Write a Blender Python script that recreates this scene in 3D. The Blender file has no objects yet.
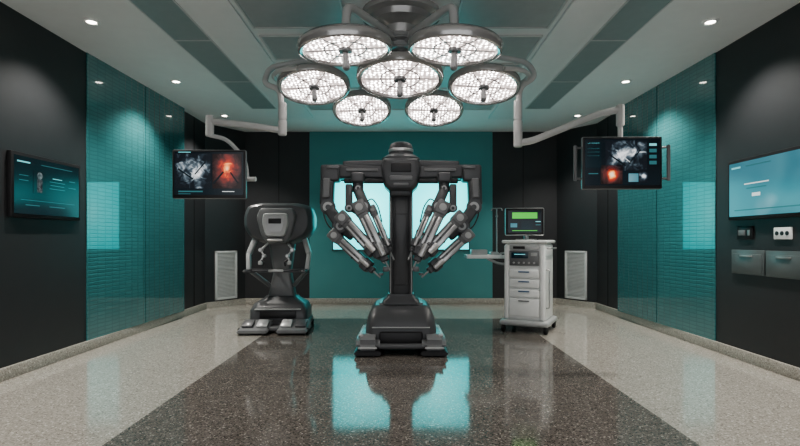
import bpy, bmesh, math
from mathutils import Vector, Matrix
V=Vector
C=bpy.context.scene.collection
F=500.0; CX=401.0; HY=240.0; CH=1.1
def W(px,py,d): return V(((px-CX)*d/F, d, CH-(py-HY)*d/F))

# ---------------- materials ----------------
def new_mat(name):
    m=bpy.data.materials.new(name); m.use_nodes=True
    nt=m.node_tree; b=nt.nodes['Principled BSDF']
    return m,nt,b
def mat(name,col,rough=0.5,metal=0.0,em=None,es=0.0,noise=0.08,coat=0.0):
    m,nt,b=new_mat(name)
    b.inputs['Roughness'].default_value=rough
    b.inputs['Metallic'].default_value=metal
    b.inputs['Coat Weight'].default_value=coat
    b.inputs['Coat Roughness'].default_value=.12
    tc=nt.nodes.new('ShaderNodeTexCoord'); n=nt.nodes.new('ShaderNodeTexNoise')
    n.inputs['Scale'].default_value=9; nt.links.new(tc.outputs['Object'],n.inputs['Vector'])
    mx=nt.nodes.new('ShaderNodeMix'); mx.data_type='RGBA'
    mx.inputs[6].default_value=(*[c*(1-noise) for c in col],1)
    mx.inputs[7].default_value=(*[min(1,c*(1+noise)) for c in col],1)
    nt.links.new(n.outputs['Fac'],mx.inputs[0]); nt.links.new(mx.outputs[2],b.inputs['Base Color'])
    if em:
        b.inputs['Emission Color'].default_value=(*em,1); b.inputs['Emission Strength'].default_value=es
    return m
def ramp(nt,stops):
    r=nt.nodes.new('ShaderNodeValToRGB'); e=r.color_ramp.elements
    while len(e)<len(stops): e.new(0.5)
    for i,(p,c) in enumerate(stops):
        e[i].position=p; e[i].color=(*c,1)
    return r
def mnode(nt,op,a,b=None):
    n=nt.nodes.new('ShaderNodeMath'); n.operation=op
    for i,v in enumerate((a,b)):
        if v is None: continue
        if isinstance(v,(int,float)): n.inputs[i].default_value=v
        else: nt.links.new(v,n.inputs[i])
    return n.outputs[0]
def terrazzo(name,two=False):
    m,nt,b=new_mat(name)
    g=nt.nodes.new('ShaderNodeNewGeometry')
    def layer(stops,scale):
        v=nt.nodes.new('ShaderNodeTexVoronoi'); v.inputs['Scale'].default_value=scale
        nt.links.new(g.outputs['Position'],v.inputs['Vector'])
        s=nt.nodes.new('ShaderNodeSeparateColor'); nt.links.new(v.outputs['Color'],s.inputs[0])
        r=ramp(nt,stops); r.color_ramp.interpolation='CONSTANT'; nt.links.new(s.outputs[0],r.inputs[0]); return r.outputs[0]
    light=layer([(0,(.25,.232,.205)),(.12,(.36,.34,.302)),(.5,(.42,.397,.357)),(.85,(.485,.462,.42)),(.95,(.64,.615,.57))],118)
    if two:
        dark=layer([(0,(.080,.071,.064)),(.2,(.130,.116,.105)),(.6,(.162,.145,.131)),(.85,(.23,.207,.187)),(.96,(.40,.37,.335))],122)
        s=nt.nodes.new('ShaderNodeSeparateXYZ'); nt.links.new(g.outputs['Position'],s.inputs[0])
        ax=mnode(nt,'ABSOLUTE',s.outputs[0]); inx=mnode(nt,'LESS_THAN',ax,1.6); iny=mnode(nt,'LESS_THAN',s.outputs[1],7.0)
        f=mnode(nt,'MULTIPLY',inx,iny)
        mx=nt.nodes.new('ShaderNodeMix'); mx.data_type='RGBA'
        nt.links.new(f,mx.inputs[0]); nt.links.new(light,mx.inputs[6]); nt.links.new(dark,mx.inputs[7])
        nt.links.new(mx.outputs[2],b.inputs['Base Color'])
        b.inputs['Specular IOR Level'].default_value=0.85
        n=nt.nodes.new('ShaderNodeTexNoise'); n.inputs['Scale'].default_value=3.0
        nt.links.new(g.outputs['Position'],n.inputs['Vector'])
        rr=ramp(nt,[(.3,(.065,.065,.065)),(.7,(.105,.105,.105))]); nt.links.new(n.outputs['Fac'],rr.inputs[0]); nt.links.new(rr.outputs[0],b.inputs['Roughness'])
    else:
        nt.links.new(light,b.inputs['Base Color']); b.inputs['Roughness'].default_value=.35
    return m
def glass_tile(name,side=True):
    m,nt,b=new_mat(name)
    g=nt.nodes.new('ShaderNodeNewGeometry'); s=nt.nodes.new('ShaderNodeSeparateXYZ'); nt.links.new(g.outputs['Position'],s.inputs[0])
    c=nt.nodes.new('ShaderNodeCombineXYZ'); nt.links.new(s.outputs[1 if side else 0],c.inputs[0]); nt.links.new(s.outputs[2],c.inputs[1])
    if side:
        # rows of small relief tiles, slightly wavy
        wn=nt.nodes.new('ShaderNodeTexNoise'); wn.inputs['Scale'].default_value=11; wn.inputs['Detail'].default_value=2; nt.links.new(c.outputs[0],wn.inputs['Vector'])
        wz=mnode(nt,'ADD',s.outputs[2],mnode(nt,'MULTIPLY',mnode(nt,'SUBTRACT',wn.outputs['Fac'],.5),.022))
        c2=nt.nodes.new('ShaderNodeCombineXYZ'); nt.links.new(s.outputs[1],c2.inputs[0]); nt.links.new(wz,c2.inputs[1])
        br=nt.nodes.new('ShaderNodeTexBrick'); nt.links.new(c2.outputs[0],br.inputs['Vector'])
        br.offset=0
        br.inputs['Scale'].default_value=1; br.inputs['Brick Width'].default_value=.125; br.inputs['Row Height'].default_value=.040
        br.inputs['Mortar Size'].default_value=.009; br.inputs['Mortar Smooth'].default_value=1.0
        br.inputs['Color1'].default_value=(.048,.175,.184,1); br.inputs['Color2'].default_value=(.056,.195,.204,1); br.inputs['Mortar'].default_value=(.038,.143,.152,1)
        nt.links.new(br.outputs['Color'],b.inputs['Base Color'])
        bp=nt.nodes.new('ShaderNodeBump'); bp.inputs['Strength'].default_value=.35; bp.inputs['Distance'].default_value=.004; bp.invert=True
        nt.links.new(br.outputs['Fac'],bp.inputs['Height']); nt.links.new(bp.outputs[0],b.inputs['Normal'])
        b.inputs['Roughness'].default_value=.24; b.inputs['Coat Weight'].default_value=1; b.inputs['Coat Roughness'].default_value=.012; b.inputs['Coat IOR'].default_value=1.7
    else:
        n=nt.nodes.new('ShaderNodeTexNoise'); n.inputs['Scale'].default_value=1.2; nt.links.new(c.outputs[0],n.inputs['Vector'])
        r=ramp(nt,[(.3,(.095,.305,.315)),(.7,(.11,.34,.35))]); nt.links.new(n.outputs['Fac'],r.inputs[0]); nt.links.new(r.outputs[0],b.inputs['Base Color'])
        b.inputs['Roughness'].default_value=.35
    return m
def led_mat():
    m,nt,b=new_mat('surgical_led_lens')
    tc=nt.nodes.new('ShaderNodeTexCoord')
    v=nt.nodes.new('ShaderNodeTexVoronoi'); v.inputs['Scale'].default_value=31; v.inputs['Randomness'].default_value=.4
    nt.links.new(tc.outputs['Object'],v.inputs['Vector'])
    # petal grouping: six darker spokes between LED clusters
    s=nt.nodes.new('ShaderNodeSeparateXYZ'); nt.links.new(tc.outputs['Object'],s.inputs[0])
    ang=mnode(nt,'ARCTAN2',s.outputs[1],s.outputs[0])
    pet=mnode(nt,'ABSOLUTE',mnode(nt,'COSINE',mnode(nt,'MULTIPLY',ang,3)))
    pet=mnode(nt,'MULTIPLY',mnode(nt,'POWER',pet,10),.16)
    dist=mnode(nt,'ADD',v.outputs['Distance'],pet)
    r=ramp(nt,[(0,(1,.98,.96)),(.20,(.9,.86,.83)),(.38,(.075,.064,.060)),(1,(.03,.025,.024))]); nt.links.new(dist,r.inputs[0])
    nt.links.new(r.outputs[0],b.inputs['Emission Color']); b.inputs['Emission Strength'].default_value=15
    b.inputs['Base Color'].default_value=(.15,.15,.15,1); b.inputs['Roughness'].default_value=.1
    return m
def image_mat(name,stops,scale=4,es=1.0,detail=3,radial=False):
    m,nt,b=new_mat(name); b.inputs['Base Color'].default_value=(.01,.01,.01,1); b.inputs['Roughness'].default_value=.15
    tc=nt.nodes.new('ShaderNodeTexCoord')
    n=nt.nodes.new('ShaderNodeTexNoise'); n.inputs['Detail'].default_value=detail; n.inputs['Scale'].default_value=scale; n.inputs['Distortion'].default_value=.8
    nt.links.new(tc.outputs['Object'],n.inputs['Vector'])
    fac=n.outputs['Fac']
    if radial:   # bright centre fading to dark rim across the picture, with mottling
        s=nt.nodes.new('ShaderNodeSeparateXYZ'); nt.links.new(tc.outputs['Generated'],s.inputs[0])
        dx=mnode(nt,'SUBTRACT',s.outputs[0],.5); dz=mnode(nt,'SUBTRACT',s.outputs[2],.55)
        rr=mnode(nt,'SQRT',mnode(nt,'ADD',mnode(nt,'MULTIPLY',dx,dx),mnode(nt,'MULTIPLY',dz,dz)))
        fac=mnode(nt,'ADD',rr,mnode(nt,'MULTIPLY',mnode(nt,'SUBTRACT',n.outputs['Fac'],.5),radial))
    r=ramp(nt,stops); nt.links.new(fac,r.inputs[0]); nt.links.new(r.outputs[0],b.inputs['Emission Color'])
    b.inputs['Emission Strength'].default_value=es
    return m
def glow(name,col,es): return mat(name,(.02,.02,.02),.2,0,col,es)

M=dict(
 floor=terrazzo('terrazzo_floor',True), skirt=terrazzo('terrazzo_skirting'),
 wall=mat('charcoal_wall',(.033,.034,.037),.45), seam=mat('black_seam',(.006,.006,.006),.6),
 tile=glass_tile('teal_glass_tile'), tealback=glass_tile('teal_back_panel',False),
 ceil=mat('ceiling_paint',(.83,.84,.84),.6,noise=.03), ceilband=mat('ceiling_band',(.83,.84,.84),.5,noise=.03),
 diff=mat('diffuser_panel',(.45,.49,.495),.35,noise=.1), grille=mat('grille_panel',(.32,.38,.385),.4),
 frame=mat('aluminium_frame',(.62,.63,.63),.4,.1),
 vent=mat('vent_grey',(.58,.59,.59),.5), ventdark=mat('vent_gap',(.28,.28,.28),.7),
 black=mat('black_plastic',(.018,.018,.020),.38), dark=mat('graphite_plastic',(.082,.085,.090),.40,coat=.2),
 grey=mat('mid_grey_plastic',(.175,.18,.185),.38,coat=.15), lgrey=mat('light_grey_shell',(.46,.47,.47),.33,coat=.2),
 silver=mat('brushed_silver',(.66,.66,.66),.3,.7), steel=mat('steel',(.45,.45,.45),.32,.7),
 white=mat('white_enamel',(.88,.89,.88),.3,coat=.3), offw=mat('lamp_arm_white',(.58,.58,.57),.3,coat=.3),
 rim=mat('lamp_rim',(.58,.57,.56),.2,.6), rubber=mat('black_rubber',(.015,.015,.015),.7), drw=mat('drawer_grey_teal',(.15,.175,.178),.35,.3),
 led=led_mat(), down=glow('downlight_glow',(1,.93,.82),14), win=image_mat('backlit_cyan_glass',[(.0,(.24,.90,.90)),(.25,(.12,.79,.80)),(.6,(.03,.60,.63))],1.5,2.5,1,.25),
 scrnavy=image_mat('navy_screen',[(.3,(.001,.006,.010)),(.7,(.003,.018,.025))],1.5,1,1),
 scrblue=image_mat('pale_blue_screen',[(.3,(.05,.19,.25)),(.6,(.09,.27,.33)),(.8,(.26,.46,.52))],1.8,.8,1),
 scrblack=image_mat('dark_screen',[(.3,(.002,.005,.008)),(.8,(.004,.012,.018))],2,1,1),
 bone=image_mat('scan_image',[(.35,(.05,.06,.07)),(.5,(.16,.19,.20)),(.7,(.45,.48,.48))],18,.6,4),
 endo=image_mat('endoscope_image',[(.0,(1,.75,.5)),(.08,(1,.38,.12)),(.17,(.50,.06,.03)),(.28,(.18,.035,.03)),(.40,(.06,.025,.025)),(.55,(.015,.008,.008))],16,1.1,3,.5),
 surgery=image_mat('surgery_photo',[(.0,(.95,.97,1)),(.12,(.45,.50,.54)),(.24,(.12,.16,.19)),(.36,(.03,.045,.06)),(.52,(.008,.012,.018))],16,.85,3,1.5),
 cyan=glow('cyan_line',(.25,.75,.8),.8), dcyan=glow('dim_cyan_line',(.06,.25,.28),.5), green=glow('green_bar',(.12,.70,.09),.75), wline=glow('white_line',(.8,.85,.85),.8),
 blueh=mat('blue_handle',(.03,.10,.22),.4),
)

# ---------------- mesh builder ----------------
def axes(p1,p2,up=V((0,1,0))):
    x=(p2-p1).normalized()
    if abs(x.dot(up))>.98: up=V((0,0,1))
    y=(up-x*up.dot(x)).normalized(); z=x.cross(y)
    m=Matrix((x,y,z)).transposed().to_4x4(); m.translation=(p1+p2)/2
    return m
class B:
    def __init__(s): s.bm=bmesh.new()
    def add(s,t,M4=None):
        if M4 is not None: bmesh.ops.transform(t,matrix=M4,verts=t.verts)
        me=bpy.data.meshes.new('tmp'); t.to_mesh(me); t.free(); s.bm.from_mesh(me); bpy.data.meshes.remove(me); return s
    def box(s,c,size,bev=0.0,rot=None,seg=2,taper=None,mtx=None):
        t=bmesh.new(); bmesh.ops.create_cube(t,size=1)
        for v in t.verts:
            v.co=V((v.co.x*size[0],v.co.y*size[1],v.co.z*size[2]))
            if taper and v.co.z>0: v.co.x*=taper[0]; v.co.y*=taper[1]
        if bev>0: bmesh.ops.bevel(t,geom=t.edges[:],offset=min(bev,min(size)*.48),segments=seg,affect='EDGES',profile=.5)
        if mtx is None:
            mtx=Matrix.Translation(V(c))
            if rot: mtx=mtx@rot
        return s.add(t,mtx)
    def link(s,p1,p2,w,t,bev=.015,ext=0.0):
        p1=V(p1);p2=V(p2); L=(p2-p1).length+ext
        return s.box((0,0,0),(L,t,w),bev,mtx=axes(p1,p2),seg=3)
    def cyl(s,p1,p2,r,r2=None,seg=24,bev=0):
        p1=V(p1);p2=V(p2); r2=r if r2 is None else r2
        t=bmesh.new(); bmesh.ops.create_cone(t,cap_ends=True,segments=seg,radius1=r,radius2=r2,depth=(p2-p1).length)
        if bev: 
            es=[e for e in t.edges if abs(e.verts[0].co.z-e.verts[1].co.z)<1e-6]
            bmesh.ops.bevel(t,geom=es,offset=bev,segments=2,affect='EDGES')
        q=(p2-p1).to_track_quat('Z','Y').to_matrix().to_4x4(); q.translation=(p1+p2)/2
        return s.add(t,q)
    def ball(s,c,r,sc=(1,1,1)):
        t=bmesh.new(); bmesh.ops.create_uvsphere(t,u_segments=20,v_segments=12,radius=r)
        return s.add(t,Matrix.Translation(V(c))@Matrix.Diagonal((*sc,1)))
    def lathe(s,prof,c=(0,0,0),seg=48,mtx=None):
        t=bmesh.new(); rings=[]
        for r,z in prof:
            if r<1e-5: rings.append([t.verts.new((0,0,z))])
            else: rings.append([t.verts.new((r*math.cos(2*math.pi*i/seg),r*math.sin(2*math.pi*i/seg),z)) for i in range(seg)])
        for a,b in zip(rings,rings[1:]):
            for i in range(seg):
                j=(i+1)%seg
                if len(a)==1 and len(b)==1: continue
                if len(a)==1: t.faces.new((a[0],b[i],b[j]))
                elif len(b)==1: t.faces.new((a[j],a[i],b[0]))
                else: t.faces.new((a[i],b[i],b[j],a[j]))
        bmesh.ops.recalc_face_normals(t,faces=t.faces)
        return s.add(t,Matrix.Translation(V(c)) if mtx is None else mtx)
    def tube(s,pts,r,fil=.06,seg=12,r2=None):
        pts=[V(p) for p in pts]; path=[pts[0]]
        for i in range(1,len(pts)-1):
            a,b,c=pts[i-1],pts[i],pts[i+1]
            f=min(fil,(a-b).length*.45,(c-b).length*.45)
            p=b+(a-b).normalized()*f; q=b+(c-b).normalized()*f
            for k in range(7):
                u=k/6; path.append(p*(1-u)**2+b*2*u*(1-u)+q*u*u)
        path.append(pts[-1])
        t=bmesh.new(); rings=[]; n=None
        for i,p in enumerate(path):
            d=(path[min(i+1,len(path)-1)]-path[max(i-1,0)]).normalized()
            if n is None: n=d.orthogonal().normalized()
            n=(n-d*n.dot(d)).normalized(); m=d.cross(n)
            rr=r if r2 is None else r+(r2-r)*i/(len(path)-1)
            rings.append([t.verts.new(p+n*rr*math.cos(2*math.pi*k/seg)+m*rr*math.sin(2*math.pi*k/seg)) for k in range(seg)])
        for a,b in zip(rings,rings[1:]):
            for k in range(seg): t.faces.new((a[k],a[(k+1)%seg],b[(k+1)%seg],b[k]))
        t.faces.new(rings[0][::-1]); t.faces.new(rings[-1])
        bmesh.ops.recalc_face_normals(t,faces=t.faces)
        return s.add(t)
    def prism(s,poly,a,b,axis='x',bev=0.0,seg=2):
        """poly: 2D outline; extruded from a to b along axis. x: poly=(y,z); y: poly=(x,z); z: poly=(x,y)"""
        t=bmesh.new()
        def mk(p,h):
            return {'x':(h,p[0],p[1]),'y':(p[0],h,p[1]),'z':(p[0],p[1],h)}[axis]
        A=[t.verts.new(mk(p,a)) for p in poly]; Bv=[t.verts.new(mk(p,b)) for p in poly]
        t.faces.new(A); t.faces.new(Bv[::-1]); n=len(poly)
        for i in range(n): t.faces.new((A[i],Bv[i],Bv[(i+1)%n],A[(i+1)%n]))
        bmesh.ops.recalc_face_normals(t,faces=t.faces)
        if bev: bmesh.ops.bevel(t,geom=t.edges[:],offset=bev,segments=seg,affect='EDGES')
        return s.add(t)
    def shell(s,poly,secs,c,smooth=True,rc=.02):
        """body: (x,z) outline repeated at depths; secs = [(y, scale)], scaled about c"""
        n0=len(poly); P=[]
        for i in range(n0):
            p0,p1,p2,p3=[V((*poly[(i+j-1)%n0],0)) for j in range(4)]
            if smooth:
                for k in range(4):
                    u=k/4; P.append(.5*((2*p1)+(-p0+p2)*u+(2*p0-5*p1+4*p2-p3)*u*u+(-p0+3*p1-3*p2+p3)*u**3))
            else:   # small rounded corner at every outline point
                r=min(rc,(p0-p1).length*.42); r2=min(rc,(p2-p1).length*.42)
                a=p1+(p0-p1).normalized()*r; b=p1+(p2-p1).normalized()*r2
                for k in range(5):
                    u=k/4; P.append(a*(1-u)**2+p1*2*u*(1-u)+b*u*u)
        t=bmesh.new(); rings=[]
        for y,sc in secs: rings.append([t.verts.new((c[0]+(p.x-c[0])*sc,y,c[1]+(p.y-c[1])*sc)) for p in P])
        n=len(P)
        for a,b in zip(rings,rings[1:]):
            for k in range(n): t.faces.new((a[k],a[(k+1)%n],b[(k+1)%n],b[k]))
        t.faces.new(rings[0][::-1]); t.faces.new(rings[-1]); bmesh.ops.recalc_face_normals(t,faces=t.faces)
        return s.add(t)
    def loft(s,secs):
        """secs: list of (z, half width, y front, y back, corner radius) rounded rectangles"""
        t=bmesh.new(); rings=[]
        for z,hw,yf,yb,r in secs:
            ring=[]
            for cx_,cy_,a0 in((hw-r,yb-r,0),(-hw+r,yb-r,90),(-hw+r,yf+r,180),(hw-r,yf+r,270)):
                for k in range(7):
                    a=math.radians(a0+k*15); ring.append(t.verts.new((cx_+r*math.cos(a),cy_+r*math.sin(a),z)))
            rings.append(ring)
        n=len(rings[0])
        for a,b in zip(rings,rings[1:]):
            for k in range(n): t.faces.new((a[k],a[(k+1)%n],b[(k+1)%n],b[k]))
        t.faces.new(rings[0][::-1]); t.faces.new(rings[-1]); bmesh.ops.recalc_face_normals(t,faces=t.faces)
        return s.add(t)
    def done(s,name,m,parent=None,label=None,**k):
        for f in s.bm.faces: f.smooth=True
        for e in s.bm.edges:
            if len(e.link_faces)==2: e.smooth=e.calc_face_angle(0)<.6
        me=bpy.data.meshes.new(name); s.bm.to_mesh(me); s.bm.free(); me.materials.append(m)
        o=bpy.data.objects.new(name,me); C.objects.link(o)
        if parent: o.parent=parent
        if label: o['label']=label
        for a,b in k.items(): o[a]=b
        return o
def thing(name,loc,label,cat,rot=0,group=None):
    e=bpy.data.objects.new(name,None); e.empty_display_size=.1; e.location=loc; e.rotation_euler=(0,0,math.radians(rot)); C.objects.link(e)
    e['label']=label; e['category']=cat
    if group: e['group']=group
    return e
def struct(o): o['kind']='structure'; return o
def flat(parent,name,m,x,z,w,h,y,t=.002):
    return B().box((x,y-t/2,z),(w,t,h)).done(name,m,parent)

# ---------------- room ----------------
HWid=3.125; BK=8.6; ZC=2.96; Y0=-1.5
struct(B().box((0,(Y0+BK+.2)/2,-.05),(2*HWid+.5,BK+.2-Y0,.1)).done('floor',M['floor'],label='polished terrazzo floor, dark central field with pale borders'))
struct(B().box((0,(Y0+BK+.2)/2,ZC+.05),(2*HWid+.5,BK+.2-Y0,.1)).done('ceiling',M['ceil'],label='pale grey painted ceiling'))
YS=7.97; XB=2.68
for s,nm in((-1,'left'),(1,'right')):
    struct(B().box((s*(HWid+.08),(Y0+YS)/2,ZC/2),(.16,YS-Y0,ZC)).done('wall_'+nm,M['wall'],label='charcoal panelled side wall'))
    p=[(s*HWid,YS),(s*XB,BK),(s*XB,BK+.2),(s*(HWid+.16),BK+.2),(s*(HWid+.16),YS)]
    struct(B().prism(p,0,ZC,'z').done('wall_corner_'+nm,M['wall'],label='charcoal angled corner wall'))
    struct(B().box((s*(HWid-.015),(Y0+YS)/2,.05),(.03,YS-Y0,.1),.006).done('baseboard_'+nm,M['skirt'],label='pale terrazzo skirting'))
    p=[(s*HWid,YS),(s*XB,BK),(s*(XB-.02),BK-.03),(s*(HWid-.03),YS-.01)]
    struct(B().prism(p,0,.1,'z').done('baseboard_corner_'+nm,M['skirt'],label='pale terrazzo skirting'))
struct(B().box((0,BK+.1,ZC/2),(2*XB,.2,ZC)).done('wall_back',M['wall'],label='charcoal end wall'))
struct(B().box((0,BK-.015,.05),(2*XB,.03,.1),.006).done('baseboard_back',M['skirt'],label='pale terrazzo skirting'))
# back teal panel
o=B().box((0,BK-.012,(ZC+.1)/2),(3.14,.024,ZC-.1),.003).done('wall_panel',M['tealback'],label='smooth teal glass panel covering the end wall'); o['category']='wall panel'
n=1
for x0,x1 in((-1.17,-.10),(.10,1.17)):
    w=struct(B().box(((x0+x1)/2,BK-.03,1.522),(x1-x0,.012,1.185)).done('window_%d'%n,M['win'],label='backlit cyan frosted glass window'))
    fr=B()
    for xx in(x0,x1): fr.box((xx,BK-.034,1.522),(.02,.02,1.21))
    for zz in(.93,2.115): fr.box(((x0+x1)/2,BK-.034,zz),(x1-x0+.02,.02,.02))
    fr.done('window_frame',M['dark'],w); n+=1
# side glass panels
for s in(-1,1):
    def gx(y): return s*(HWid-.012-(y-4.96)*.026)
    for y0,y1 in((4.96,6.03),(6.045,7.06)):
        o=B().prism([(s*HWid,y0),(gx(y0),y0),(gx(y1),y1),(s*HWid,y1)],.1,ZC,'z').done('wall_panel',M['tile'],label='teal glass wall panel with fine wavy tile relief')
        o['category']='wall panel'; o['group']='teal tiled glass wall panels'
# seams on dark walls
k=1
for s in(-1,1):
    for y in(7.55,):
        struct(B().box((s*(HWid-.002),y,(ZC+.1)/2),(.006,.012,ZC-.1)).done('trim_%d'%k,M['seam'],label='dark panel joint')); k+=1
for x in(-2.1,2.1):
    struct(B().box((x,BK-.002,(ZC+.1)/2),(.012,.006,ZC-.1)).done('trim_%d'%k,M['seam'],label='dark panel joint')); k+=1
# corner vents
for s in(-1,1):
    a=V((s*HWid,YS,0)); b=V((s*XB,BK,0)); c=(a+b)/2; d=(b-a).normalized()
    ang=math.degrees(math.atan2(d.y,d.x)) if s<0 else math.degrees(math.atan2(-d.y,-d.x))
    e=thing('wall_vent',(c.x,c.y,.52),'pale grey louvred air return grille on the dark corner wall','vent',ang,'louvred corner air grilles')
    fr=B(); w,h=.42,.80
    for xx in(-w/2+.02,w/2-.02): fr.box((xx,-.012,0),(.04,.024,h),.004)
    for zz in(-h/2+.02,h/2-.02): fr.box((0,-.012,zz),(w,.024,.04),.004)
    fr.done('frame',M['vent'],e)
    B().box((0,-.003,0),(w-.07,.006,h-.07)).done('backing',M['ventdark'],e)
    lv=B()
    for i in range(32): lv.box((0,-.013,-h/2+.055+i*(h-.11)/31),(w-.08,.014,.012),rot=Matrix.Rotation(.5,4,'X'))
    lv.done('louvres',M['vent'],e)
# ---------------- ceiling fittings ----------------
for s in(-1,1):
    struct(B().box((s*1.51,4.9,ZC-.012),(.36,5.4,.024),.004).done('trim_%d'%k,M['ceilband'],label='pale dropped ceiling border')); k+=1
    for y0 in(2.23,3.44,4.65,5.86):
        e=thing('ceiling_grille',(s*1.93,y0+.6,ZC),'long grey-green linear air grille set into the ceiling','air grille',0,'linear ceiling grilles')
        fr=B()
        for xx in(-.17,.17): fr.box((xx,0,-.005),(.012,1.2,.010))
        for yy in(-.6,.6): fr.box((0,yy,-.005),(.35,.010,.010))
        fr.done('frame',M['frame'],e)
        B().box((0,0,-.003),(.34,1.19,.006)).done('panel',M['grille'],e)
for y0,y1 in((2.9,4.36),(4.54,5.12),(5.27,6.1),(6.25,7.1)):
    for x0,x1 in((-1.28,-.47),(-.37,.37),(.47,1.28)):
        if x0==-.37 and y0==2.9: continue
        e=thing('ceiling_diffuser_panel',((x0+x1)/2,(y0+y1)/2,ZC),'grey-green laminar airflow panel in a pale frame','air diffuser',0,'laminar airflow ceiling panels')
        w,l=x1-x0,y1-y0; fr=B()
        for xx in(-w/2,w/2): fr.box((xx,0,-.008),(.018,l+.018,.016),.003)
        for yy in(-l/2,l/2): fr.box((0,yy,-.008),(w,.018,.016),.003)
        fr.done('frame',M['frame'],e)
        B().box((0,0,-.004),(w-.016,l-.016,.008)).done('panel',M['diff'],e)
def add_light(name,kind,loc,energy,col,parent=None,**kw):
    l=bpy.data.lights.new(name,kind); l.energy=energy; l.color=col
    for a,b in kw.items(): setattr(l,a,b)
    o=bpy.data.objects.new(name,l); o.location=loc; C.objects.link(o)
    if parent: o.parent=parent
    return o
for s in(-1,1):
    for y in(-.55,1.05,2.65,4.25,5.85,7.45):
        e=thing('downlight',(s*2.63,y,ZC),'small round recessed downlight, lit, in the ceiling','ceiling light',0,'recessed downlights')
        B().lathe([(.035,-.004),(.045,-.014),(.06,-.012),(.065,0),(.035,0),(.035,-.004)],seg=24).done('ring',M['white'],e)
        B().cyl((0,0,-.008),(0,0,-.001),.036).done('lens',M['down'],e)
        add_light('downlight_beam','SPOT',(0,0,-.03),120 if y>2 else 75,(1,.95,.88),e,spot_size=math.radians(115),spot_blend=.6,shadow_soft_size=.05)

# ---------------- surgical light ----------------
SL=thing('surgical_light',(0,4.1,ZC),'ceiling-mounted cluster of seven round lit LED surgical lamps','surgical light')
def L(p): return V(p)-V((0,4.1,ZC))
B().lathe([(0,0),(.32,0),(.325,-.02),(.32,-.045),(.27,-.06),(.25,-.10),(.19,-.115),(.15,-.14),(.14,-.2),(0,-.2)]).done('ceiling_mount',M['rim'],SL)
b=B(); b.cyl((0,0,-.18),(0,0,-.34),.085,seg=32,bev=.01); b.cyl((0,0,-.21),(0,0,-.255),.17,seg=40,bev=.012); b.cyl((0,0,-.285),(0,0,-.325),.15,seg=40,bev=.012)
b.done('hub',M['steel'],SL)
specs=[(345,45,3.43,.325,2,-3),(455,45,3.43,.325,2,3),(400,75,4.0,.345,-9,0),(314,84,4.25,.305,-12,-4),(484,84,4.25,.305,-12,4),(362,108,5.06,.295,-19,-2),(434,108,5.06,.295,-19,2)]
ref=None
for i,(px,py,d,r,tilt,roll) in enumerate(specs):
    c=W(px,py,d); sc=r/.325; lc=L(c)
    mt=(Matrix.Translation(lc)@Matrix.Rotation(math.radians(tilt),4,'X')@Matrix.Rotation(math.radians(roll),4,'Y')@Matrix.Scale(sc,4))
    if ref is None:
        h=B().lathe([(0,.075),(.10,.072),(.13,.055),(.25,.045),(.30,.030),(.325,.005),(.328,-.024),(.320,-.045),(.306,-.052),(.290,-.046),(.280,-.02),(0,-.02)],seg=64).done('lamp_head',M['rim'],SL)
        ln=B().lathe([(.028,-.0215),(.280,-.0215),(.280,-.030),(.028,-.030)],seg=64).done('lens',M['led'],h)
        hd=B().cyl((0,0,-.02),(0,0,-.05),.055,.045,bev=.004).cyl((0,0,-.045),(0,0,-.15),.020,.026,bev=.005).ball((0,0,-.15),.026).done('handle',M['grey'],h)
        rg=B()
        rg.lathe([(.140,-.0300),(.142,-.034),(.148,-.034),(.150,-.0300)],seg=64)
        for q in range(6):
            a=q*math.pi/3; rg.box((0,0,0),(.21,.005,.006),mtx=Matrix.Rotation(a,4,'Z')@Matrix.Translation((.17,0,-.032)))
        rg=rg.done('lens_divider',M['grey'],h)
        ref=(h,ln,hd,rg)
    else:
        h=ref[0].copy(); C.objects.link(h); h.parent=SL
        for q in ref[1:]:
            z=q.copy(); C.objects.link(z); z.parent=h
    h.matrix_local=mt
    top=lc+V((0,0,.06)); hx=V((0,0,-.3))
    b=B()
    if i==2: b.tube([(0,-.03,-.3),(0,-.06,-.38),top],.034,.05)
    else:
        ang=math.atan2(lc.y,lc.x); st=V((math.cos(ang)*.08,math.sin(ang)*.08,-.235 if i in(0,1,5,6) else -.305))
        b.tube([st,(lc.x*.85,lc.y*.85,st.z),(lc.x*.97,lc.y*.97,st.z-.02),top],.032,.10)
        b.cyl(top,top+V((0,0,.05)),.045,bev=.006)
    b.done('arm',M['offw'],SL)
# outer yokes on side lamps
for s in(-1,1):
    c=L(W(401+s*85,84,4.25)); pts=[]
    for k2 in range(9):
        a=math.radians(-75+k2*150/8)
        pts.append(c+V((s*.355*math.cos(a),.355*math.sin(a)*.9,.02+.03*math.cos(a))))
    B().tube(pts,.019,.04).done('yoke',M['offw'],SL)
# boom arms that carry the two monitors
b=B(); b.tube([L((-.03,4.2,2.70)),L((-.75,4.42,2.70)),L((-1.16,4.4,2.62)),L((-1.18,4.3,2.44)),L((-1.04,4.3,2.40)),L((-1.02,4.3,2.13))],.025,.1)
b.cyl(L((-1.02,4.3,2.28)),L((-1.02,4.3,2.13)),.036,bev=.006); b.cyl(L((-.02,4.1,2.67)),L((-.02,4.1,2.73)),.10,bev=.01)
b.done('boom_arm',M['offw'],SL)
b=B(); b.tube([L((.03,4.2,2.74)),L((.75,4.42,2.74)),L((1.12,4.4,2.66)),L((1.16,4.3,2.5)),L((1.02,4.3,2.42)),L((1.006,4.3,2.13))],.025,.1)
b.cyl(L((1.006,4.3,2.3)),L((1.006,4.3,2.13)),.036,bev=.006); b.cyl(L((.02,4.1,2.735)),L((.02,4.1,2.79)),.10,bev=.01)
b.done('boom_arm',M['offw'],SL)

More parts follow.
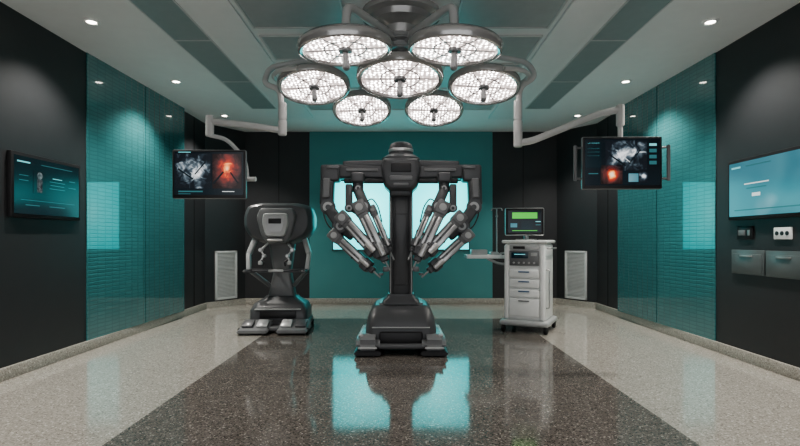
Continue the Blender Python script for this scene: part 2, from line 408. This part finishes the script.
# ---------------- hanging monitors ----------------
def monitor_parts(e,c,w,h,rotz,content):
    mtx=Matrix.Translation(c)@Matrix.Rotation(math.radians(rotz),4,'Z')
    o=B().box((0,0,0),(w,.045,h),.012).box((0,.035,0),(w*.55,.04,h*.55),.015).done('display_housing',M['grey'],e); o.matrix_local=mtx
    B().box((0,-.0225,0),(w-.012,.003,h-.012),.001).done('bezel',M['black'],o)
    s=B().box((0,-.0245,.006),(w-.04,.003,h-.05)).done('screen',M['scrblack'],o)
    for it in content:
        nm,m,x,z,ww,hh=it[:6]
        if nm=='bar':
            B().box((x,-.0298,z),(ww,.001,hh),rot=Matrix.Rotation(math.radians(it[6]),4,'Y')).done('screen_image',m,o)
        else: B().box((x,-.0270,z),(ww,.002,hh)).done('screen_image' if nm=='img' else 'screen_text_line' if nm=='ln' else 'screen_panel',m,o)
    return o
EL=thing('hanging_monitor',(-1.02,4.3,2.04),'black surgical monitor on a white jointed ceiling boom','monitor')
def R(p,e): return V(p)-V(e.location)
b=B(); b.tube([R((-1.02,4.3,2.04),EL),R((-1.33,4.3,2.09),EL),R((-1.64,4.3,2.12),EL)],.028,.1)
b.cyl(R((-1.02,4.3,2.128),EL),R((-1.02,4.3,2.0),EL),.038,bev=.006)
b.cyl(R((-1.645,4.3,2.17),EL),R((-1.645,4.3,1.99),EL),.035,bev=.006); b.done('spring_arm',M['offw'],EL)
b=B(); b.tube([R((-1.645,4.3,2.0),EL),R((-1.5,4.3,1.97),EL),R((-1.34,4.3,1.80),EL),R((-1.32,4.3,1.62),EL)],.018,.08)
b.tube([R((-1.24,4.27,1.62),EL),R((-1.45,4.3,1.62),EL),R((-1.62,4.28,1.63),EL)],.02,.03)
b.done('bracket_arm',M['offw'],EL)
monitor_parts(EL,R((-1.605,4.2,1.65),EL),.61,.41,2,[
 ('img',M['surgery'],-.13,.025,.29,.29),('bar',M['scrblack'],-.19,.0,.15,.012,35),('bar',M['scrblack'],-.07,.05,.14,.010,-50),('bar',M['wline'],-.12,-.01,.07,.005,40),
 ('img',M['endo'],.15,.025,.24,.29),('bar',M['scrblack'],.08,-.03,.13,.014,-50),('bar',M['scrblack'],.21,-.03,.11,.012,55),
 ('ln',M['cyan'],-.20,.182,.1,.006),('ln',M['dcyan'],-.15,-.145,.2,.012),('ln',M['wline'],.16,-.145,.1,.006),('ln',M['dcyan'],-.2,-.165,.1,.006)])
ER=thing('hanging_monitor',(1.006,4.3,1.935),'large black surgical monitor with side grips on a white ceiling boom','monitor')
b=B(); b.tube([R((1.006,4.3,1.935),ER),R((1.12,4.3,1.95),ER),R((1.72,4.3,2.19),ER),R((1.88,4.3,2.22),ER)],.03,.1)
b.cyl(R((1.006,4.3,2.128),ER),R((1.006,4.3,1.90),ER),.038,bev=.006)
b.cyl(R((1.885,4.3,2.26),ER),R((1.885,4.3,2.08),ER),.035,bev=.006); b.done('spring_arm',M['offw'],ER)
b=B(); b.tube([R((1.885,4.3,2.1),ER),R((1.885,4.3,1.75),ER),R((1.86,4.26,1.75),ER)],.022,.04); b.done('bracket_arm',M['offw'],ER)
o=monitor_parts(ER,R((1.85,4.2,1.745),ER),.66,.44,-2,[
 ('img',M['surgery'],.03,.06,.34,.25),('bar',M['scrblack'],-.04,.02,.16,.012,35),('bar',M['scrblack'],.10,.05,.15,.010,-50),('bar',M['wline'],.03,.03,.08,.005,40),
 ('pn',M['scrnavy'],-.24,.07,.13,.22),('img',M['endo'],-.09,-.10,.18,.16),('pn',M['scrblue'],.09,-.125,.08,.07),('img',M['surgery'],.17,-.12,.07,.09),
 ('ln',M['cyan'],-.24,.165,.10,.008),('ln',M['dcyan'],-.24,.12,.1,.008),('ln',M['dcyan'],-.24,.09,.1,.008),('ln',M['dcyan'],-.24,.06,.10,.008),('ln',M['dcyan'],-.24,-.09,.08,.008),('ln',M['cyan'],.25,.15,.06,.02),('ln',M['dcyan'],.25,.10,.06,.03),('ln',M['dcyan'],.25,.05,.06,.03),('ln',M['dcyan'],.25,0,.06,.03)])
for s in(-1,1):
    g=B().tube([(s*.33,0,.13),(s*.385,-.01,.13),(s*.385,-.01,-.13),(s*.33,0,-.13)],.009,.02).cyl((s*.385,-.01,.15),(s*.385,-.01,-.15),.015,bev=.004).done('grip_handle',M['grey'],o)

# ---------------- wall screens ----------------
WS=thing('wall_screen',(-HWid,4.385,1.55),'wide dark touchscreen showing a scan, set on the charcoal wall','screen',90)
def wscreen(e,w,h,bg,items):
    B().box((0,-.02,0),(w,.04,h),.008).done('housing',M['black'],e)
    flat(e,'screen',bg,0,0,w-.05,h-.06,-.04)
    for nm,m,x,z,ww,hh in items:
        if nm=='disc': B().cyl((x,-.042,z),(x,-.046,z),ww,seg=32).done('screen_image',m,e)
        else: flat(e,'screen_image' if nm=='img' else 'screen_text_line',m,x,z,ww,hh,-.0425)
wscreen(WS,.85,.53,M['scrnavy'],[('ln',M['cyan'],-.30,.19,.14,.012),('ln',M['dcyan'],.1,.19,.4,.006),('img',M['scrblack'],-.12,.04,.15,.19),('disc',M['bone'],-.12,.095,.030,0),('img',M['bone'],-.12,.01,.06,.11),
 ('ln',M['cyan'],.10,.09,.12,.006),('ln',M['dcyan'],.10,.06,.2,.006),('ln',M['dcyan'],.10,.03,.18,.006),('ln',M['dcyan'],.10,0,.2,.006),('ln',M['dcyan'],.3,.09,.08,.008),('ln',M['dcyan'],.3,.03,.1,.006),
 ('ln',M['dcyan'],-.3,.08,.1,.006),('ln',M['dcyan'],-.3,.04,.1,.006),('ln',M['dcyan'],0,-.12,.66,.004),('ln',M['dcyan'],-.2,-.16,.16,.007),('ln',M['dcyan'],.1,-.16,.2,.007)])
WR=thing('wall_screen',(HWid,4.22,1.56),'wide pale blue touchscreen set on the charcoal wall','screen',-90)
wscreen(WR,1.0,.55,M['scrblue'],[('ln',M['cyan'],-.38,.2,.12,.016),('ln',M['dcyan'],-.1,.2,.3,.01),('ln',M['wline'],-.12,.04,.3,.01),('ln',M['dcyan'],-.12,0,.24,.01),('ln',M['wline'],-.12,-.06,.10,.03),('ln',M['dcyan'],0,-.19,.8,.01)])
# outlets
e=thing('wall_control',(HWid,4.53,1.165),'small flat black rectangular wall control plate','switch',-90)
B().box((0,-.008,0),(.20,.016,.12),.005).done('plate',M['black'],e); B().box((-.03,-.018,.0),(.09,.006,.05),.002).done('display',M['grey'],e); B().box((.06,-.018,0),(.025,.006,.05),.002).done('button',M['steel'],e)
e=thing('wall_socket',(HWid,4.08,1.155),'white wall socket plate with dark outlets','socket',-90)
B().box((0,-.008,0),(.19,.016,.10),.005).done('plate',M['white'],e)
for x in(-.055,0,.055): B().cyl((x,-.016,0),(x,-.02,0),.018).done('outlet',M['black'],e)
for y,w in((4.49,.42),(4.05,.42)):
    e=thing('wall_drawer_unit',(HWid,y,.9),'shallow grey metal wall drawer, nearly flush with the wall','drawer unit',-90,'grey flush wall drawers')
    B().box((0,-.01,0),(w,.02,.22),.004).done('body',M['drw'],e)
    d=B().box((0,-.023,-.01),(w-.04,.008,.17),.003).done('drawer',M['drw'],e)
    B().box((0,-.03,.055),(.16,.012,.016),.003).done('handle',M['steel'],d)

# ---------------- surgical robot ----------------
RB=thing('surgical_robot',(0,5.1,0),'dark grey surgical robot cart with several folded instrument arms','surgical robot')
RO=V((0,5.1,0))
def Q(px,py,d): return W(px,py,d)-RO
B().loft([(.06,.33,-.26,.50,.07),(.10,.350,-.275,.52,.08),(.24,.345,-.268,.51,.09),(.34,.328,-.245,.48,.10),(.41,.30,-.205,.44,.10),(.445,.265,-.17,.40,.10),(.455,.25,-.15,.38,.10)]).done('base',M['dark'],RB)
B().loft([(.452,.225,-.14,.36,.08),(.470,.22,-.135,.355,.08),(.480,.20,-.115,.33,.08)]).done('base_top_cover',M['grey'],RB)
B().box((0,-.275,.255),(.56,.02,.010),.004).done('base_seam',M['lgrey'],RB)
B().box((0,-.275,.15),(.42,.05,.13),.02).done('recess_shade',M['black'],RB)  # solid black block stands in for the shadowed hollow between the feet
B().box((0,-.33,.085),(.46,.08,.05),.02,seg=3).done('bumper',M['dark'],RB)
for s in(-1,1):
    f=B().prism([(-.42,.045),(.52,.045),(.52,.15),(.42,.185),(-.20,.20),(-.34,.18),(-.41,.13)],s*.20,s*.43,'x',.045,4).done('foot',M['grey'],RB)
    B().prism([(-.425,.012),(.5,.012),(.5,.055),(-.425,.055)],s*.185,s*.44,'x',.012).done('foot_skirt',M['black'],f)
    B().box((s*.385,-.02,.178),(.05,.58,.03),.012).done('foot_pad',M['lgrey'],f)
    B().box((s*.315,-.415,.085),(.18,.014,.018),.005).done('foot_trim',M['lgrey'],f)
    for y in(-.3,.4): B().cyl((s*.24,y,.03),(s*.38,y,.03),.03).done('caster',M['rubber'],f)
# column
B().box((0,.0,1.06),(.17,.20,1.2),.02).done('column',M['dark'],RB)
for s in(-1,1):
    r_=B().box((s*.098,.0,1.04),(.036,.24,1.12),.014).done('column_rail',M['dark'],RB)
    B().box((s*.104,-.122,1.04),(.008,.006,1.06),.002).done('rail_strip',M['lgrey'],r_)
B().loft([(.47,.19,-.16,.18,.05),(.50,.18,-.155,.17,.05),(.53,.14,-.135,.14,.04),(.56,.13,-.13,.13,.04)]).done('column_collar',M['dark'],RB)
cc=B().box((0,-.108,1.1),(.12,.024,.90),.008).done('column_cover',M['dark'],RB)
B().box((0,-.121,1.36),(.12,.006,.006),.002).done('cover_seam',M['black'],cc)
# head
b=B(); b.shell([(-.17,1.90),(.17,1.90),(.20,1.80),(.17,1.64),(.11,1.58),(-.11,1.58),(-.17,1.64),(-.20,1.80)],[(-.27,.80),(-.262,.88),(-.24,.95),(-.20,1.0),(.16,1.0),(.20,.95)],(0,1.75),False); b.box((0,-.05,1.57),(.22,.32,.08),.03)
b.done('boom_housing',M['dark'],RB)
B().lathe([(0,.19),(.07,.185),(.105,.165),(.120,.13),(.124,.06),(.150,.05),(.19,.02),(.20,-.02),(0,-.02)],(0,-.02,1.905)).done('head_cap',M['dark'],RB)
B().lathe([(.124,.112),(.128,.108),(.128,.088),(.124,.084)],(0,-.02,1.905)).done('cap_ring',M['silver'],RB)
B().box((0,-.268,1.80),(.20,.02,.09),.01).done('display_strip',M['black'],RB)
B().box((0,-.268,1.70),(.22,.03,.05),.012).box((0,-.26,1.64),(.15,.03,.03),.01).done('front_cover_plate',M['grey'],RB)
def carriage(par,p1,p2,w,t,X):
    """layered instrument carriage from p1 to p2 (local coords)"""
    p1=V(p1);p2=V(p2); m=axes(p1,p2); Ln=(p2-p1).length
    mm=Matrix(m)
    c=B(); c.box((0,0,0),(Ln,t,w),.010,mtx=mm,seg=2)
    c.box((0,0,0),(Ln*.24,t*1.25,w*1.2),.016,mtx=mm@Matrix.Translation((-Ln*.38,0,0)),seg=3)
    c=c.done('insertion_carriage',M['grey'],par)
    r=B(); r.box((0,0,0),(Ln*.62,.016,w*.38),.004,mtx=mm@Matrix.Translation((Ln*.10,-t/2-.006,w*.22)))
    r.box((0,0,0),(Ln*.5,.012,w*.18),.003,mtx=mm@Matrix.Translation((Ln*.06,-t/2-.004,-w*.25))); r.done('carriage_rail',M['silver'],c)
    B().cyl(mm@V((-Ln*.38,-t*.55,0)),mm@V((-Ln*.38,-t*.75,0)),w*.34,bev=.006).done('joint_cap',M['lgrey'],c)
    B().box((0,0,0),(.010,t+.01,w+.008),.002,mtx=mm@Matrix.Translation((Ln*.16,0,0))).done('carriage_band',M['black'],c)
    d=B(); d.box((0,0,0),(.08,t*1.3,w*1.3),.014,mtx=mm@Matrix.Translation((Ln*.44,0,0)),seg=3); d.box((0,0,0),(.05,t*.9,w*.7),.010,mtx=mm@Matrix.Translation((Ln*.44+.06,0,0)))
    d.done('instrument_drive',M['dark'],c)
    e2=B(); e2.cyl(mm@V((Ln*.3,-t*.75,w*.1)),mm@V((Ln*.52,-t*.75,w*.1)),w*.26,bev=.005); e2.done('drive_motor',M['silver'],c)
    B().cyl(mm@V((Ln*.5,0,0)),mm@V((Ln*.5+.14,0,0)),.008).done('instrument_shaft',M['steel'],c)
    return c
# arms
for s in(-1,1):
    def X(px,py,d):
        v=Q(px,py,d); v.x*= -s; return v   # px given for one side, mirrored for the other
    b=B(); b.link(X(392,173,4.98),X(334,172,4.92),.13,.17,.022); b.link(X(384,164,4.96),X(343,165,4.93),.06,.14,.014)
    bb=b.done('boom_beam',M['dark'],RB)
    B().link(X(384,181,4.88),X(344,181,4.83),.045,.06,.012).done('boom_cover',M['black'],bb)
    B().link(X(378,170,4.88),X(346,170,4.825),.03,.02,.006).done('boom_trim',M['grey'],bb)
    # outer arm
    a=B(); a.box(X(331,174,4.86),(.18,.20,.16),.024,seg=3); a.link(X(328,176,4.84),X(327,205,4.82),.130,.13,.022,.02)
    a.cyl(X(328,207,4.92),X(328,207,4.67),.072,seg=28,bev=.012); a.link(X(328,207,4.70),X(339,223,4.66),.105,.08,.02,.03)
    a.cyl(X(340,226,4.74),X(340,226,4.52),.062,seg=28,bev=.010)
    a.link(X(340,226,4.6),X(352,236,4.56),.09,.07,.02,.03)
    arm=a.done('robotic_arm',M['dark'],RB)
    B().link(X(327,178,4.755),X(326,198,4.735),.07,.03,.012).box(X(333,167,4.755),(.12,.02,.03),.008).done('arm_cover',M['grey'],arm)
    for p,r in(((328,207),.048),((340,226),.038)):
        B().cyl(X(*p,4.68 if r>.04 else 4.53),X(*p,4.655 if r>.04 else 4.505),r,bev=.006).done('joint_cap',M['lgrey'],arm)
        B().cyl(X(*p,4.66 if r>.04 else 4.51),X(*p,4.648 if r>.04 else 4.498),r*.5,bev=.003).done('joint_bolt',M['dark'],arm)
    carriage(arm,X(339,214,4.50),X(374,252,4.42),.096,.085,X)
    carriage(arm,X(331,232,4.56),X(369,267,4.46),.086,.085,X)
    B().tube([X(326,200,4.72),X(323,214,4.68),X(328,226,4.6),X(336,232,4.55)],.006,.05).done('cable',M['black'],arm)
    # inner arm
    a=B(); a.box(X(358,178,4.80),(.13,.15,.10),.024,seg=3); a.cyl(X(358,182,4.8),X(358,193,4.8),.052,bev=.01)
    a.link(X(358,190,4.78),X(364,204,4.70),.095,.09,.02,.03); a.cyl(X(364,206,4.76),X(364,206,4.52),.060,seg=28,bev=.01)
    a.link(X(349,186,4.74),X(349,207,4.70),.065,.06,.015,.03); a.link(X(349,207,4.70),X(360,213,4.62),.065,.06,.015,.03); a.cyl(X(349,208,4.75),X(349,208,4.63),.042,bev=.008)
    arm=a.done('robotic_arm',M['dark'],RB)
    for p,r,d0 in(((364,206),.036,4.53),((358,188),.026,4.755),((349,208),.028,4.64)):
        B().cyl(X(*p,d0),X(*p,d0-.025),r,bev=.005).done('joint_cap',M['lgrey'],arm)
        B().cyl(X(*p,d0-.02),X(*p,d0-.032),r*.5,bev=.003).done('joint_bolt',M['dark'],arm)
    carriage(arm,X(357,202,4.52),X(383,256,4.42),.100,.09,X)
    carriage(arm,X(371,206,4.62),X(388,246,4.52),.062,.06,X)
    B().box(X(386,269,4.40),(.055,.06,.045),.012).box(X(381,274,4.42),(.04,.05,.025),.008).done('cannula_mount',M['grey'],arm)
    B().tube([X(366,202,4.6),X(372,198,4.6),X(378,206,4.6),X(382,222,4.6)],.006,.05).done('cable',M['black'],arm)

# ---------------- surgeon console ----------------
CO=thing('surgeon_console',(-1.505,6.2,0),'dark grey surgeon console with viewer hood, hand controls and foot pedals','surgical console',2)
out=[(-.18,1.05),(-.36,1.14),(-.43,1.26),(-.43,1.40),(-.385,1.52),(-.22,1.56),(.22,1.56),(.385,1.52),(.43,1.40),(.43,1.26),(.36,1.14),(.18,1.05)]
B().shell(out,[(-.15,.80),(-.145,.85),(-.11,.92),(-.05,.98),(.02,1.0),(.20,1.0),(.25,.96),(.28,.88)],(0,1.31),False,.045).done('hood',M['dark'],CO)
B().shell([(-.20,1.49),(.20,1.49),(.245,1.38),(.19,1.16),(.12,1.06),(-.12,1.06),(-.19,1.16),(-.245,1.38)],[(-.22,.84),(-.21,.92),(-.18,.98),(-.10,1.0)],(0,1.28),False,.04).done('hood_front',M['grey'],CO)
v=B().shell([(-.145,1.42),(.145,1.42),(.155,1.30),(.11,1.14),(-.11,1.14),(-.155,1.30)],[(-.27,.93),(-.262,.98),(-.25,1.0),(-.19,1.0)],(0,1.28),False,.04).done('viewer',M['lgrey'],CO)
B().shell([(-.10,1.385),(.10,1.385),(.11,1.30),(.08,1.19),(-.08,1.19),(-.11,1.30)],[(-.278,1.0),(-.264,1.0)],(0,1.28),False,.03).done('viewer_recess',M['steel'],v)
B().box((0,-.279,1.325),(.15,.008,.06),.004).done('viewer_glass',M['black'],v)
B().box((0,-.25,1.10),(.18,.08,.03),.014).done('chin_rest',M['silver'],v)
b=B(); b.loft([(.32,.18,.08,.30,.04),(.70,.11,.12,.28,.04),(1.10,.17,.08,.27,.05)])
b.done('column',M['grey'],CO)
for s in(-1,1):
    B().link((s*.30,.04,1.13),(s*.37,-.04,.92),.065,.08,.022).link((s*.37,-.04,.94),(s*.35,-.10,.73),.055,.07,.020).done('side_arm',M['lgrey'],CO)
    h=B().link((s*.12,-.10,1.06),(s*.19,-.16,.98),.028,.03,.010).cyl((s*.19,-.20,.98),(s*.19,-.12,.98),.026,bev=.006).link((s*.19,-.17,.98),(s*.14,-.22,.91),.022,.024,.008).cyl((s*.14,-.25,.91),(s*.14,-.18,.91),.022,bev=.005).link((s*.14,-.22,.91),(s*.17,-.26,.85),.020,.022,.008).box((s*.17,-.27,.83),(.05,.05,.05),.012).done('hand_controller',M['lgrey'],CO)
    B().cyl((s*.19,-.205,.98),(s*.19,-.212,.98),.018).cyl((s*.14,-.255,.91),(s*.14,-.262,.91),.015).done('joint_cap',M['silver'],h)
    B().tube([(s*.15,-.29,.86),(s*.12,-.31,.84),(s*.13,-.31,.79)],.010,.01).done('finger_grip',M['black'],h)
    B().link((s*.34,-.06,.72),(s*.15,.16,.52),.05,.07,.018).done('side_strut',M['grey'],CO)
B().prism([(-.38,-.32),(-.31,-.32),(-.27,-.22),(.27,-.22),(.31,-.32),(.38,-.32),(.38,-.14),(.34,-.10),(-.34,-.10),(-.38,-.14)],.71,.75,'z',.018,3).done('armrest',M['dark'],CO)
B().box((0,-.22,.732),(.18,.02,.03),.008).done('touchpad',M['lgrey'],CO)
b=B(); b.loft([(.12,.35,-.10,.38,.05),(.24,.35,-.10,.38,.07),(.32,.31,-.06,.36,.09),(.37,.22,.02,.32,.09),(.40,.19,.05,.31,.08)]); b.done('base',M['dark'],CO)
B().box((0,-.105,.19),(.44,.02,.09),.008).done('base_front_panel',M['black'],CO)
B().box((0,-.108,.255),(.56,.03,.016),.006).done('base_trim',M['lgrey'],CO)
B().box((0,.10,.08),(.74,.52,.08),.02).done('base_plinth',M['black'],CO)
for s in(-1,1):
    t=B().prism([(-.46,.02),(-.05,.02),(-.05,.13),(-.14,.13),(-.32,.075),(-.46,.055)],s*.05,s*.40,'x',.012).done('pedal_tray',M['grey'],CO)
    for x in(.14,.31):
        B().box((s*x,-.27,.11),(.13,.17,.03),.012,rot=Matrix.Rotation(.34,4,'X')).done('foot_pedal',M['lgrey' if x<.2 else 'dark'],t)
    B().cyl((s*.37,-.34,.035),(s*.41,-.34,.035),.035).done('caster',M['rubber'],CO)
    B().cyl((s*.33,.3,.035),(s*.38,.3,.035),.035).done('caster',M['rubber'],CO)
B().box((0,-.2,.05),(.14,.3,.05),.02).done('pedal_bridge',M['dark'],CO)

# ---------------- equipment cart ----------------
CA=thing('equipment_cart',(1.575,6.15,0),'white medical vision cart with drawers, monitor and side tray','medical cart',-27)
B().box((0,0,.60),(.49,.50,.92),.035,seg=4).done('cabinet',M['white'],CA)
for x in(-.21,.21): B().box((x,-.255,.60),(.055,.04,.88),.016,seg=3).done('corner_post',M['white'],CA)
B().box((0,0,.115),(.58,.62,.07),.03,seg=3).done('base',M['lgrey'],CA)
B().box((0,0,1.08),(.54,.56,.04),.018,seg=3).done('worktop',M['white'],CA)
d=B().box((0,-.258,.885),(.35,.02,.18),.008).done('control_unit',M['grey'],CA)
B().box((-.05,-.27,.92),(.20,.008,.07),.003).done('unit_display',M['scrnavy'],d)
B().box((-.05,-.2745,.93),(.13,.002,.008)).done('display_text_line',M['cyan'],d)
B().box((.115,-.27,.93),(.07,.008,.04),.003).done('unit_button_panel',M['lgrey'],d)
for x in(-.12,-.06,.0,.06,.12): B().cyl((x,-.268,.83),(x,-.28,.83),.012).done('knob',M['silver'],d)
B().box((0,-.257,1.01),(.34,.016,.055),.005).done('vent_strip',M['lgrey'],CA)
B().box((-.06,-.267,1.01),(.14,.008,.03),.003).done('media_slot',M['black'],CA)
for i,z in enumerate((.70,.585,.47,.30)):
    hh=.095 if i<3 else .21
    d=B().box((0,-.262,z),(.355,.03,hh),.012,seg=3).done('drawer',M['white'],CA)
    B().box((0,-.280,z+hh/2-.025),(.13,.014,.014),.004).done('handle',M['blueh'] if i<3 else M['grey'],d)
for x in(-.25,.25):
    for y in(-.26,.26):
        B().cyl((x-.018,y,.052),(x+.018,y,.052),.052,bev=.006).box((x,y,.095),(.05,.06,.02),.004).done('caster',M['rubber'],CA)
# side rail
B().tube([(.25,-.2,1.0),(.29,-.2,1.0),(.29,.2,1.0),(.25,.2,1.0)],.01,.02).done('side_rail',M['steel'],CA)
B().tube([(.24,-.2,.3),(.28,-.2,.3),(.28,-.2,.75),(.24,-.2,.75)],.008,.02).done('side_rail',M['steel'],CA)
# monitor
B().cyl((-.04,.02,1.10),(-.04,.02,1.22),.03).box((-.04,.02,1.105),(.22,.18,.015),.005).done('monitor_stand',M['steel'],CA)
mo=B().box((0,0,0),(.47,.05,.34),.015).done('monitor',M['steel'],CA); mo.matrix_local=Matrix.Translation((-.05,-.03,1.325))@Matrix.Rotation(math.radians(20),4,'Z')
B().box((0,-.024,0),(.45,.008,.32),.003).done('monitor_bezel',M['black'],mo)
for nm,m,x,z,w,h in(('screen',M['scrblack'],0,.0,.40,.27),('screen_bar',M['green'],0,.075,.30,.075),('screen_panel',M['scrblue'],-.13,-.045,.08,.05),('screen_panel',M['scrnavy'],.03,-.04,.14,.10),('screen_text_line',M['cyan'],.16,.0,.06,.01),('screen_text_line',M['dcyan'],.16,-.04,.06,.01),('screen_text_line',M['green'],.0,-.11,.3,.008)):
    B().box((x,-.0295-(.0015 if nm!='screen' else 0),z),(w,.003,h)).done(nm,m,mo)
# side tray with pole
R27=Matrix.Rotation(math.radians(27),4,'Z')
t=B().box((0,0,0),(.48,.28,.02),.006).box((0,-.14,.02),(.48,.008,.03)).box((0,.14,.02),(.48,.008,.03)).box((-.24,0,.02),(.008,.28,.03)).done('side_tray',M['white'],CA)
t.matrix_local=Matrix.Translation((-.53,-.10,.88))@R27
B().box((-.08,0,.055),(.2,.14,.09),.008).box((.12,.03,.04),(.10,.12,.06),.006).done('tray_device',M['lgrey'],t)
B().tube([(-.24,-.02,.80),(-.36,-.05,.80),(-.50,-.10,.87)],.018,.05).tube([(-.24,-.02,.95),(-.36,-.05,.93),(-.42,-.07,.89)],.012,.05).done('tray_arm',M['steel'],CA)
B().cyl((-.40,-.02,.88),(-.40,-.02,1.50),.009).tube([(-.47,-.02,1.47),(-.46,-.02,1.50),(-.34,-.02,1.50),(-.33,-.02,1.47)],.007,.02).ball((-.40,-.02,1.40),.016).done('accessory_pole',M['steel'],CA)

# ---------------- lighting / world ----------------
w=bpy.data.worlds.new('room_world'); bpy.context.scene.world=w; w.use_nodes=True
w.node_tree.nodes['Background'].inputs[0].default_value=(.86,.88,.90,1); w.node_tree.nodes['Background'].inputs[1].default_value=1.0
vs=bpy.context.scene.view_settings
vs.view_transform='AgX'; vs.look='AgX - Medium High Contrast'; vs.exposure=.22

cam=bpy.data.cameras.new('camera'); co=bpy.data.objects.new('camera',cam); C.objects.link(co)
co.location=(0,0,CH); co.rotation_euler=(math.radians(90),0,0)
cam.sensor_width=36; cam.lens=F/800*36; cam.shift_y=(HY-223)/800; cam.shift_x=-(CX-400)/800; cam.clip_start=.05
bpy.context.scene.camera=co
